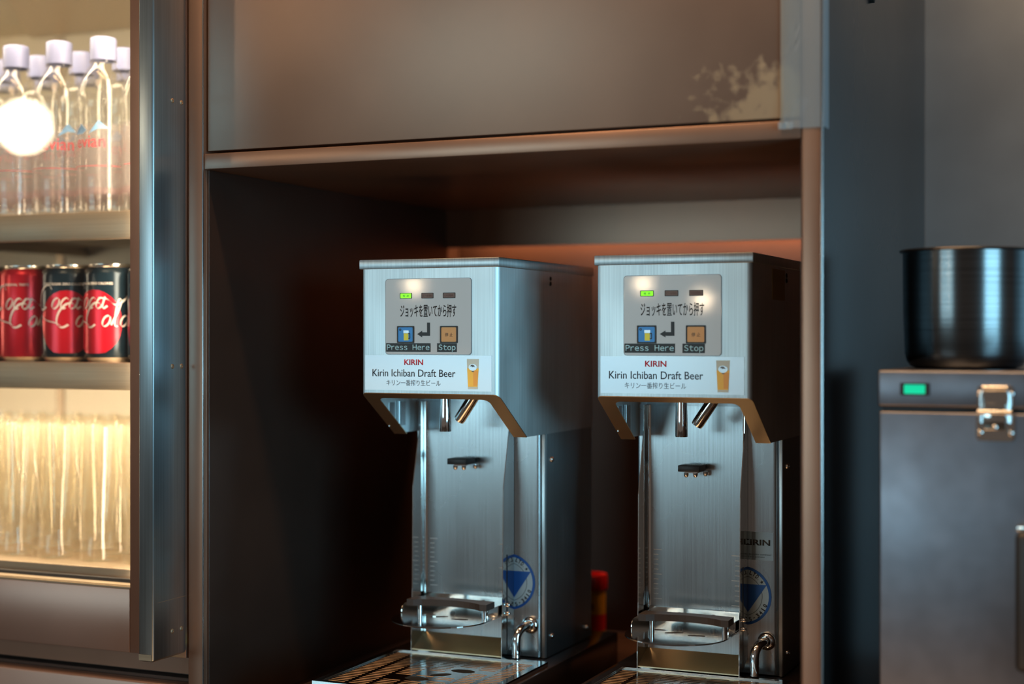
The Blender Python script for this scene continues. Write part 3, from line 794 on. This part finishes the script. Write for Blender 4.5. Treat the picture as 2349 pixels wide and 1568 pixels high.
# ------------------------------------------------------------------ steel box with a pot on it
bxr = root('steel_box', (-0.10, 1.57, -0.43), 'stainless box with hinged lid, green lit switch and toggle latch', 'box')
bx0, bx1, by0, by1 = -0.2563, 0.055, 1.43, 1.71
obj('body', box(bx0 + 0.0012, bx1, by0 + 0.001, by1, -0.43, -0.0695, 0.0022, 3), 'box_steel', bxr, 40)
obj('gasket', box(bx0 + 0.004, bx1 - 0.003, by0 + 0.004, by1 - 0.003, -0.0695, -0.0655), 'black_plastic', bxr)
obj('lid', box(bx0, bx1 + 0.001, by0, by1, -0.0655, -0.0315, 0.0026, 3), 'box_steel', bxr, 40)
def onbox(u, v):   # box front plane: measured spots
    t = (u - 1174.5) / 3494; r = (t - .438) / (1 + .438 * t); x = r * by0; d = -x * 0.40122 + by0 * 0.91598
    return x, (770 - v) / 3494 * d
xa, za = onbox(2065, 906); xb, zb_ = onbox(2132, 878)
swf = obj('switch', frame(rrect(xa, xb, za, zb_, 0.001, 2), rrect(xa + 0.0035, xb - 0.0035, za + 0.0015, zb_ - 0.0015, 0.001, 2), 'y', by0 - 0.0015, by0 + 0.0004), 'black_plastic', bxr)
obj('rocker', prism([(xa + 0.0035, za + 0.0015), (xb - 0.0035, za + 0.0015), (xb - 0.0035, zb_ - 0.0015), (xa + 0.0035, zb_ - 0.0015)], 'y', by0 - 0.0008, by0), 'switch_green', swf, label='glowing green rocker')
# latch
la, lz0 = onbox(2240, 1010); lb_, lz1 = onbox(2328, 880)
lw = lb_ - la; lm = (la + lb_) / 2
ct = obj('latch', prism(rrect(la, lb_, lz0, -0.0700, 0.004, 4), 'y', by0 - 0.0020, by0 + 0.0008), 'polished', bxr)
obj('strike_plate', prism(rrect(la + 0.001, lb_ - 0.001, -0.0640, lz1 - 0.002, 0.003, 4), 'y', by0 - 0.0018, by0 - 0.0001), 'polished', ct)
obj('lever', box(lm - lw * 0.30, lm + lw * 0.30, by0 - 0.0085, by0 - 0.0022, lz0 + 0.010, -0.0600, 0.0018), 'polished', ct, 40)
for s_ in (-1, 1):
    obj('loop_bar', tube([(lm + s_ * lw * 0.36, by0 - 0.006, -0.078), (lm + s_ * lw * 0.36, by0 - 0.006, lz1 - 0.010), (lm + s_ * lw * 0.30, by0 - 0.006, lz1 - 0.005)], 0.0015, 10), 'chrome', ct, 50)
    screw('screw', lm + s_ * lw * 0.40, by0 - 0.0020, -0.087, 0.0026, 'y-', ct)
    screw('screw', lm + s_ * lw * 0.42, by0 - 0.0018, -0.0520, 0.0026, 'y-', ct)
obj('hook', tube([(lm - lw * 0.32, by0 - 0.006, lz1 - 0.004), (lm + lw * 0.32, by0 - 0.006, lz1 - 0.004)], 0.0030, 12), 'chrome', ct, 50)
obj('hook', tube([(lm - lw * 0.44, by0 - 0.007, -0.0685), (lm + lw * 0.44, by0 - 0.007, -0.0685)], 0.0026, 12), 'chrome', ct, 50)
screw('rivet', lm, by0 - 0.0084, -0.082, 0.0026, 'y-', ct)
# carrying handle at the right edge
hx, hz1 = onbox(2334, 1212); _, hz0 = onbox(2334, 1530)
obj('handle', box(hx, hx + 0.055, by0 - 0.026, by0 + 0.0005, hz0, hz1, 0.006, 3), 'black_plastic', bxr, 40)
obj('handle_cap', box(hx + 0.001, hx + 0.054, by0 - 0.020, by0 + 0.0006, hz1 + 0.0002, hz1 + 0.005, 0.001), 'polished', bxr, 40)

pot = root('cooking_pot', (-0.1895, 1.555, -0.0315), 'dark steel cooking pot standing on the stainless box', 'pot')
pcx, pcy, pr = -0.1916, 1.545, 0.0600
pot.location = (pcx, pcy, -0.0315)
pz = -0.0315
prof = [(0, pz), (0.046, pz), (0.0525, pz + 0.002), (0.0562, pz + 0.007), (0.0580, pz + 0.014), (pr - 0.0005, pz + 0.055), (pr, pz + 0.114), (pr - 0.0014, pz + 0.114), (pr - 0.0020, pz + 0.055), (0.0555, pz + 0.010), (0, pz + 0.004)]
obj('body', lathe(prof, pcx, pcy, 96), 'pot', pot, 35)
rim = [(pr + 0.0016 + 0.0014 * math.cos(q), pz + 0.1145 + 0.0014 * math.sin(q)) for q in [2 * PI * k / 10 for k in range(11)]]
obj('rim', lathe(rim, pcx, pcy, 96), 'dark_steel', pot, 60)

# ------------------------------------------------------------------ refrigerator
fr = root('display_refrigerator', (-1.45, 1.75, -0.39), 'tall glass-door refrigerator lit warm inside, drinks on its shelves', 'refrigerator')
XL, XR, YB = -1.92, -1.100, 1.960
obj('back_liner', box(XL, XR, YB, YB + 0.02, -0.30, 0.62), 'liner', fr)
obj('side_liner', box(XR, XR + 0.008, 1.466, YB, -0.30, 0.62), 'liner', fr)
obj('side_liner', box(XL - 0.01, XL, 1.466, YB, -0.30, 0.62), 'liner', fr)
obj('ceiling_liner', box(XL, XR, 1.466, YB, 0.490, 0.50), 'liner', fr)
obj('ceiling_cover', prism([(-1.555 + 0.19, 1.4665), (-1.7065, 1.950), (XR - 0.001, 1.950), (XR - 0.001, 1.4665)], 'z', 0.4830, 0.4895), 'liner_ceiling', fr)
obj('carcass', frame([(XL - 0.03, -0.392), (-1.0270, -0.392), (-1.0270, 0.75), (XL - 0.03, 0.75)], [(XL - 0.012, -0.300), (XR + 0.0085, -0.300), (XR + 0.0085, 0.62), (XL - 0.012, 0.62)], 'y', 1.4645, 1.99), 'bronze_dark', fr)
obj('lower_rail', box(XL - 0.03, -1.0275, 1.445, 1.464, -0.3860, -0.3675), 'bronze', fr)
obj('inner_floor', box(XL, XR, 1.475, YB, -0.2990, -0.2770, 0.001), 'steel_warm', fr)
# door
gx = -1.1068
obj('door_frame', box(gx, -1.0290, 1.430, 1.463, -0.3645, 0.75, 0.0008), 'bronze_rail', fr, 40)
obj('door_rail', box(XL - 0.03, gx - 0.0003, 1.430, 1.463, -0.3645, -0.2915, 0.0008), 'bronze_rail', fr, 40)
obj('door_trim', box(XL - 0.03, gx - 0.0003, 1.4305, 1.462, -0.2914, -0.2895), 'steel_warm', fr)
obj('gasket', box(XL - 0.03, gx - 0.0003, 1.4560, 1.4628, -0.2894, -0.2855), 'black_plastic', fr)
obj('glass_pane', box(XL - 0.03, gx - 0.0003, 1.4370, 1.4415, -0.2894, 0.75), 'glass_pane', fr)
# handle: long box section with screws
H = obj('door_handle', box(-1.0483, -1.0281, 1.3690, 1.4295, -0.3576, 0.75, 0.0026, 4), 'handle', fr, 40)
obj('end_cap', box(-1.0470, -1.0300, 1.3683, 1.3688, -0.3560, -0.3495), 'steel_warm', H)
obj('seam', box(-1.0281, -1.0279, 1.378, 1.4295, -0.2936, -0.2930), 'steel_warm', H)
for z in (0.262, -0.0340, -0.3290):
    for y in (1.4035, 1.4205):
        screw('screw', -1.0282, y, z + (0.0 if y > 1.41 else 0), 0.0028, 'x+', H, 'steel_warm', 0.001)
# shelves
for zt in (0.1475, -0.0340):
    S = obj('shelf', box(XL, XR - 0.002, 1.492, YB - 0.004, zt - 0.006, zt, 0.0008), 'steel_warm', fr, 40)
    obj('shelf_front', box(XL, XR - 0.002, 1.480, 1.4918, zt - 0.0310, zt + 0.002, 0.0012), 'steel_warm', S, 40)
    for x in (-1.60, -1.25):
        obj('bracket', box(x, x + 0.006, 1.50, YB - 0.004, zt - 0.022, zt - 0.0062), 'steel_warm', S)
# upright shelf posts at the back
for x in (-1.66, -1.39):
    obj('shelf_post', box(x, x + 0.014, YB - 0.0035, YB - 0.0002, -0.27, 0.48), 'steel_warm', fr)

lower = root('drawer_unit', (-1.45, 1.70, FL), 'brown steel drawer unit below the refrigerator', 'cabinet')
obj('drawer_front', box(XL - 0.03, -1.0290, 1.4300, 1.4500, -0.72, -0.3960, 0.0030, 3), 'bronze_rail', lower, 40)
obj('body', box(XL - 0.03, -1.0290, 1.4505, 1.99, FL, -0.3925), 'bronze_dark', lower)

# ---- bottles
def make_bottle():
    R = root('water_bottle', (0, 0, 0), 'x', 'bottle')
    body = [(0.0, 0.004), (0.012, 0.0035), (0.020, 0.0), (0.028, 0.001), (0.0310, 0.005), (0.0318, 0.012), (0.0300, 0.016), (0.0318, 0.020), (0.0322, 0.05), (0.0322, 0.128), (0.0310, 0.132), (0.0324, 0.136), (0.0320, 0.150), (0.0296, 0.162), (0.0250, 0.173), (0.0195, 0.182), (0.0158, 0.1875), (0.0145, 0.1900), (0.0168, 0.1908), (0.0168, 0.1924), (0.0130, 0.1930), (0.0130, 0.2205)]
    obj('body', lathe(body, 0, 0, 32), 'pet', R, 60)
    obj('water', lathe([(0, 0.006), (0.0295, 0.006), (0.0300, 0.014), (0.0308, 0.05), (0.0308, 0.128), (0.0305, 0.146), (0.0238, 0.168), (0, 0.168)], 0, 0, 32), 'pet', R, 60)
    cap = lathe([(0.0152, 0.1935), (0.0162, 0.1940), (0.0163, 0.2190), (0.0155, 0.2215), (0.0135, 0.2225), (0, 0.2225)], 0, 0, 32)
    C = obj('cap', cap, 'cap', R, 50)
    # printed sleeve
    def arc(a0, a1, z0, z1, r, n=16):
        b = bmesh.new(); p = None
        for k in range(n + 1):
            a = math.radians(a0 + (a1 - a0) * k / n)
            q = [b.verts.new((r * math.sin(a), -r * math.cos(a), z)) for z in (z0, z1)]
            if p: b.faces.new((p[0], q[0], q[1], p[1]))
            p = q
        return b
    L = obj('label', arc(-180, 180, 0.026, 0.112, 0.0326, 32), 'label_film', R, 60)
    def wrap(b, r):
        for v in b.verts:
            a = v.co.x / r; rr = r + v.co.y; v.co = Vector((rr * math.sin(a), -rr * math.cos(a), v.co.z))
        return b
    t = text_bm('evian', -0.020, 0.020, 0.083, 0.0970, 0.0, depth=0.0002)
    obj('lettering', wrap(t, 0.0329), 'print_pink', L)
    mt = bmesh.new()
    for poly in ([(-0.024, 0.100), (-0.012, 0.112), (-0.004, 0.104), (-0.010, 0.100)], [(0.000, 0.100), (0.012, 0.116), (0.024, 0.106), (0.012, 0.106)]):
        prism(poly, 'y', 0.0, 0.0002, mt)
    bmesh.ops.subdivide_edges(mt, edges=mt.edges[:], cuts=3)
    obj('mountain_print', wrap(mt, 0.0329), 'print_mountain', L)
    obj('line_print', arc(-70, 70, 0.0600, 0.0606, 0.0328), 'print_pink', L)
    obj('band_print', arc(-180, 180, 0.026, 0.034, 0.0328, 32), 'film_pink', L)
    return R
bproto = make_bottle()
yrow = [1.530, 1.600, 1.668, 1.736]
place = []
for k in range(-2, 2): place.append((-1.2244 + k * 0.0690, yrow[0], 0))
for k in range(-2, 2): place.append((-1.3155 + k * 0.0690, yrow[1], 1))
for k in range(0, 4): place.append((-1.5000 + k * 0.0690, yrow[2], 2))
front_names = {-2: None}
first = True
place.sort(key=lambda p: (p[2], p[0]))
counts = {0: 0, 1: 0, 2: 0}
words = ['leftmost', 'second from left', 'third from left', 'rightmost']
for (x, y, row) in place:
    o = bproto if first else copy_tree(bproto); first = False
    o.location = (x, y, 0.1475)
    o.rotation_euler.z = [0.62, 0.30, -0.22, 0.40, 0.1][counts[row]] + 0.35
    if row == 0:
        lb = 'clear water bottle in the front row of the top shelf, ' + words[counts[row]]
        if counts[row] == 3: lb = 'clear water bottle at the right end of the front row, partly behind the door frame'
        tag(o, lb, 'bottle', 'water bottles on the top shelf')
    else:
        tag(o, ['clear water bottle in the second row of the top shelf, ', 'clear water bottle in the third row of the top shelf, '][row - 1] + words[counts[row]], 'bottle', 'water bottles on the top shelf')
    counts[row] += 1

# ---- cans
def stroke_curve(pts, w, n=8):
    """ribbon along a smooth path in (s,z); returns list of quads points"""
    P = [Vector(p) for p in pts]; out = []
    ext = [P[0] * 2 - P[1]] + P + [P[-1] * 2 - P[-2]]
    for i in range(1, len(ext) - 2):
        a, b, c, d = ext[i - 1:i + 3]
        for k in range(n):
            t = k / n
            out.append(0.5 * ((2 * b) + (c - a) * t + (2 * a - 5 * b + 4 * c - d) * t * t + (3 * b - a - 3 * c + d) * t ** 3))
    out.append(P[-1]); return out


def script_bm(ofs_s, r, R_can):
    """flowing two-line script drawn with a broad pen, wrapped on the can"""
    def O(cx, cz, a=0.0034, b=0.0055): return [(cx + a * math.cos(q) + 0.35 * b * math.sin(q), cz + b * math.sin(q)) for q in [PI / 2 + 2 * PI * k / 9 for k in range(10)]]
    def Cc(cx, cz, a, b): return [(cx + a * math.cos(q) + 0.35 * b * math.sin(q), cz + b * math.sin(q)) for q in [math.radians(40 + 270 * k / 9) for k in range(10)]]
    strokes = []
    def word(x, z, w):
        # w: 'ca'/'la' endings; capital first
        strokes.append((Cc(x, z + 0.006, 0.0085, 0.0125), 0.0026))
        strokes.append((O(x + 0.0135, z), 0.0021))
        if w == 'coca': strokes.append((Cc(x + 0.0225, z, 0.0034, 0.0055), 0.0021))
        else: strokes.append(([(x + 0.018, z - 0.004), (x + 0.024, z + 0.008), (x + 0.0285, z + 0.020), (x + 0.0255, z + 0.021), (x + 0.0225, z + 0.008), (x + 0.0215, z - 0.0045), (x + 0.024, z - 0.005)], 0.0022))
        strokes.append((O(x + 0.0310, z), 0.0021))
        strokes.append(([(x + 0.0365, z + 0.006), (x + 0.0338, z - 0.002), (x + 0.0345, z - 0.0055), (x + 0.0385, z - 0.003)], 0.0024))
    word(-0.020, 0.080, 'coca'); word(0.004, 0.062, 'cola')
    # long swash under the first and over the second capital
    strokes.append(([(-0.027, 0.068), (-0.018, 0.063), (-0.006, 0.060), (-0.001, 0.057)], 0.0026))
    strokes.append(([(0.010, 0.085), (0.018, 0.084), (0.026, 0.078), (0.034, 0.082), (0.042, 0.090)], 0.0026))
    bm = bmesh.new()
    for pts, w in strokes:
        cv = stroke_curve(pts, w, 4); prev = None
        for i, p in enumerate(cv):
            ang = math.radians(50); nrm = Vector((-math.sin(ang) * 0.75, math.cos(ang) * 0.5 + 0.25)) * w * 0.62
            q = []
            for sgn in (-1, 1):
                s = (p.x - 0.004) * 1.22 + sgn * nrm.x + ofs_s; z = 0.062 + (p.y - 0.070) * 1.22 + sgn * nrm.y
                a = s / R_can
                q.append(bm.verts.new((r * math.sin(a), -r * math.cos(a), z)))
            if prev: bm.faces.new((prev[0], q[0], q[1], prev[1]))
            prev = q
    return bm


def make_can(kind, label, x, y, rot, group, spin=0.0):
    R = root('soda_can', (0, 0, 0), label, 'can', group)
    r = 0.0330
    shoulder = [(0.0, 0.004), (0.020, 0.0045), (0.0245, 0.0), (0.0262, 0.0008), (0.0318, 0.0075)]
    top = [(r, 0.106), (0.0318, 0.112), (0.0275, 0.1190)]
    obj('rim', lathe(shoulder, 0, 0, 40), 'can_rim', R, 60)
    body = obj('body', lathe([(0.0318, 0.0075), (r, 0.011), (r, 0.109), (0.0318, 0.1140), (0.0286, 0.1180)], 0, 0, 48), 'can_red' if kind == 'red' else 'can_black', R, 60)
    obj('rim', lathe([(0.0286, 0.1180), (0.0278, 0.1195), (0.0278, 0.1222), (0.0262, 0.1226), (0.0255, 0.1200), (0.0250, 0.1175), (0.0, 0.1175)], 0, 0, 40), 'can_rim', R, 40)
    tb_ = tube([(0.004 + 0.009 * math.cos(q), 0.007 * math.sin(q), 0.1190) for q in [2 * PI * k / 12 for k in range(13)]], 0.0009, 6)
    obj('tab', tb_, 'can_rim', R, 60)
    if kind != 'red':
        # big red disc wrapped on the front
        b = bmesh.new(); n = 28; c0 = b.verts.new((0, -(r + 0.00045), 0.050)); rings = [[c0]]
        for j in range(1, 11):
            rr = 0.0385 * j / 10; ring = []
            for k in range(n):
                a = 2 * PI * k / n; s = rr * math.cos(a) * 0.92; z = max(0.0125, 0.050 + rr * math.sin(a) * 1.05)
                t_ = s / r; ring.append(b.verts.new(((r + 0.00045) * math.sin(t_), -(r + 0.00045) * math.cos(t_), z)))
            rings.append(ring)
        for k in range(n): b.faces.new((c0, rings[1][k], rings[1][(k + 1) % n]))
        for a_, b_ in zip(rings[1:], rings[2:]):
            for k in range(n): b.faces.new((a_[k], b_[k], b_[(k + 1) % n], a_[(k + 1) % n]))
        obj('disc_print', b, 'can_red', R, 60)
    obj('lettering', script_bm(0.0, r + 0.0009, r), 'script_white', R)
    def wr(b):
        for v in b.verts:
            a = v.co.x / r; q = r + 0.0004 + v.co.y; v.co = Vector((q * math.sin(a), -q * math.cos(a), v.co.z))
        return b
    if kind == 'red': tt = wr(text_bm('ORIGINAL TASTE', -0.022, 0.012, 0.0965, 0.0995, 0.0, bold=0.02))
    else: tt = wr(text_bm('ZERO SUGAR ZERO CALORIES', -0.030, 0.024, 0.0965, 0.0995, 0.0, bold=0.02))
    obj('lettering', tt, 'script_white', R)
    R.location = (x, y, -0.0340); R.rotation_euler.z = rot
    return R
gc = 'drinks cans on the middle shelf'
zc = -0.034
cans = [
    ('red', 'red can at the far left, mostly out of frame', -1.4120, 1.530, 0.8),
    ('red', 'all-red can with white script, left of the dark cans', -1.3455, 1.530, 0.45),
    ('black', 'black can whose red disc faces the door squarely', -1.2790, 1.530, 0.62),
    ('black', 'black can with its red disc turned to the left, beside the door frame', -1.2125, 1.530, 0.0),
    ('black', 'black can mostly hidden behind the door frame', -1.1460, 1.530, 0.9),
]
CAN = {}
for kind, lb, x, y, rot in cans:
    if kind not in CAN:
        CAN[kind] = make_can(kind, lb, x, y, rot, gc)
    else:
        o = copy_tree(CAN[kind]); o.location = (x, y, zc); o.rotation_euler.z = rot; o['label'] = lb
for i, (x, kind) in enumerate(((-1.47, 'red'), (-1.40, 'red'), (-1.33, 'black'), (-1.26, 'black'))):
    o = copy_tree(CAN[kind]); o.location = (x, 1.632, zc); o.rotation_euler.z = 0.5
    o['label'] = '%s can in the back row of the middle shelf, %s' % (kind, words[i])

# ---- beer glasses on the floor of the refrigerator
def make_glass():
    R = root('beer_glass', (0, 0, 0), 'x', 'glass')
    prof = [(0.0, 0.001), (0.0200, 0.0), (0.0232, 0.0015), (0.0228, 0.012), (0.0205, 0.030), (0.0208, 0.055), (0.0245, 0.085), (0.0290, 0.120), (0.0312, 0.150), (0.0315, 0.1655), (0.0306, 0.1660), (0.0300, 0.150), (0.0278, 0.120), (0.0232, 0.085), (0.0190, 0.055), (0.0185, 0.030), (0.0190, 0.016), (0.0, 0.013)]
    obj('bowl', lathe(prof, 0, 0, 28), 'tumbler', R, 60)
    return R
gproto = make_glass(); first = True
for row in range(5):
    for k in range(5):
        x = -1.1600 - 0.0655 * k - 0.033 * (row % 2); y = 1.522 + 0.0585 * row
        x -= 0.048 * row
        if x < -1.85: continue
        o = gproto if first else copy_tree(gproto); first = False
        o.location = (x, y, -0.2770)
        tag(o, 'clear curved beer glass in the %s row on the refrigerator floor' % ['front', 'second', 'third', 'fourth', 'back'][row] + ', %s from the right' % ['first', 'second', 'third', 'fourth', 'fifth', 'sixth', 'seventh'][k], 'glass', 'beer glasses on the refrigerator floor')

# ------------------------------------------------------------------ globe lamp in the room, mirrored by the door glass
gl = root('globe_lamp', (-2.62, -1.6, 0.52), 'round glowing pendant globe hanging in the room', 'lamp')
GLOBES = [((-2.079, -1.0, 0.149), 'round glowing globe hanging low between window and camera'),
          ((-1.376, -1.0, 0.146), 'round glowing globe nearest behind the camera on its left'),
          ((-1.173, -0.90, 0.097), 'round glowing globe lowest of the row behind the camera')]
GL = (-3.686, -1.30, 0.729)
gl.location = GL
bg_ = bmesh.new(); bmesh.ops.create_uvsphere(bg_, u_segments=32, v_segments=16, radius=0.085)
bmesh.ops.translate(bg_, verts=bg_.verts, vec=GL)
obj('globe', bg_, 'globe', gl, 80)
obj('cord', tube([(GL[0], GL[1], GL[2] + 0.084), (GL[0], GL[1], 1.3)], 0.003, 8), 'black_plastic', gl)
for p_, lb_g in GLOBES:
    c_ = copy_tree(gl); c_.location = p_; c_.scale = (0.24, 0.24, 0.24); c_['label'] = lb_g; c_['group'] = 'globe lamps in the room'
gl['group'] = 'globe lamps in the room'

# ------------------------------------------------------------------ lift everything to real height
for o in list(COL.objects):
    if o.parent is None and o.type in {'MESH', 'EMPTY'}:
        o.location.z += EYE
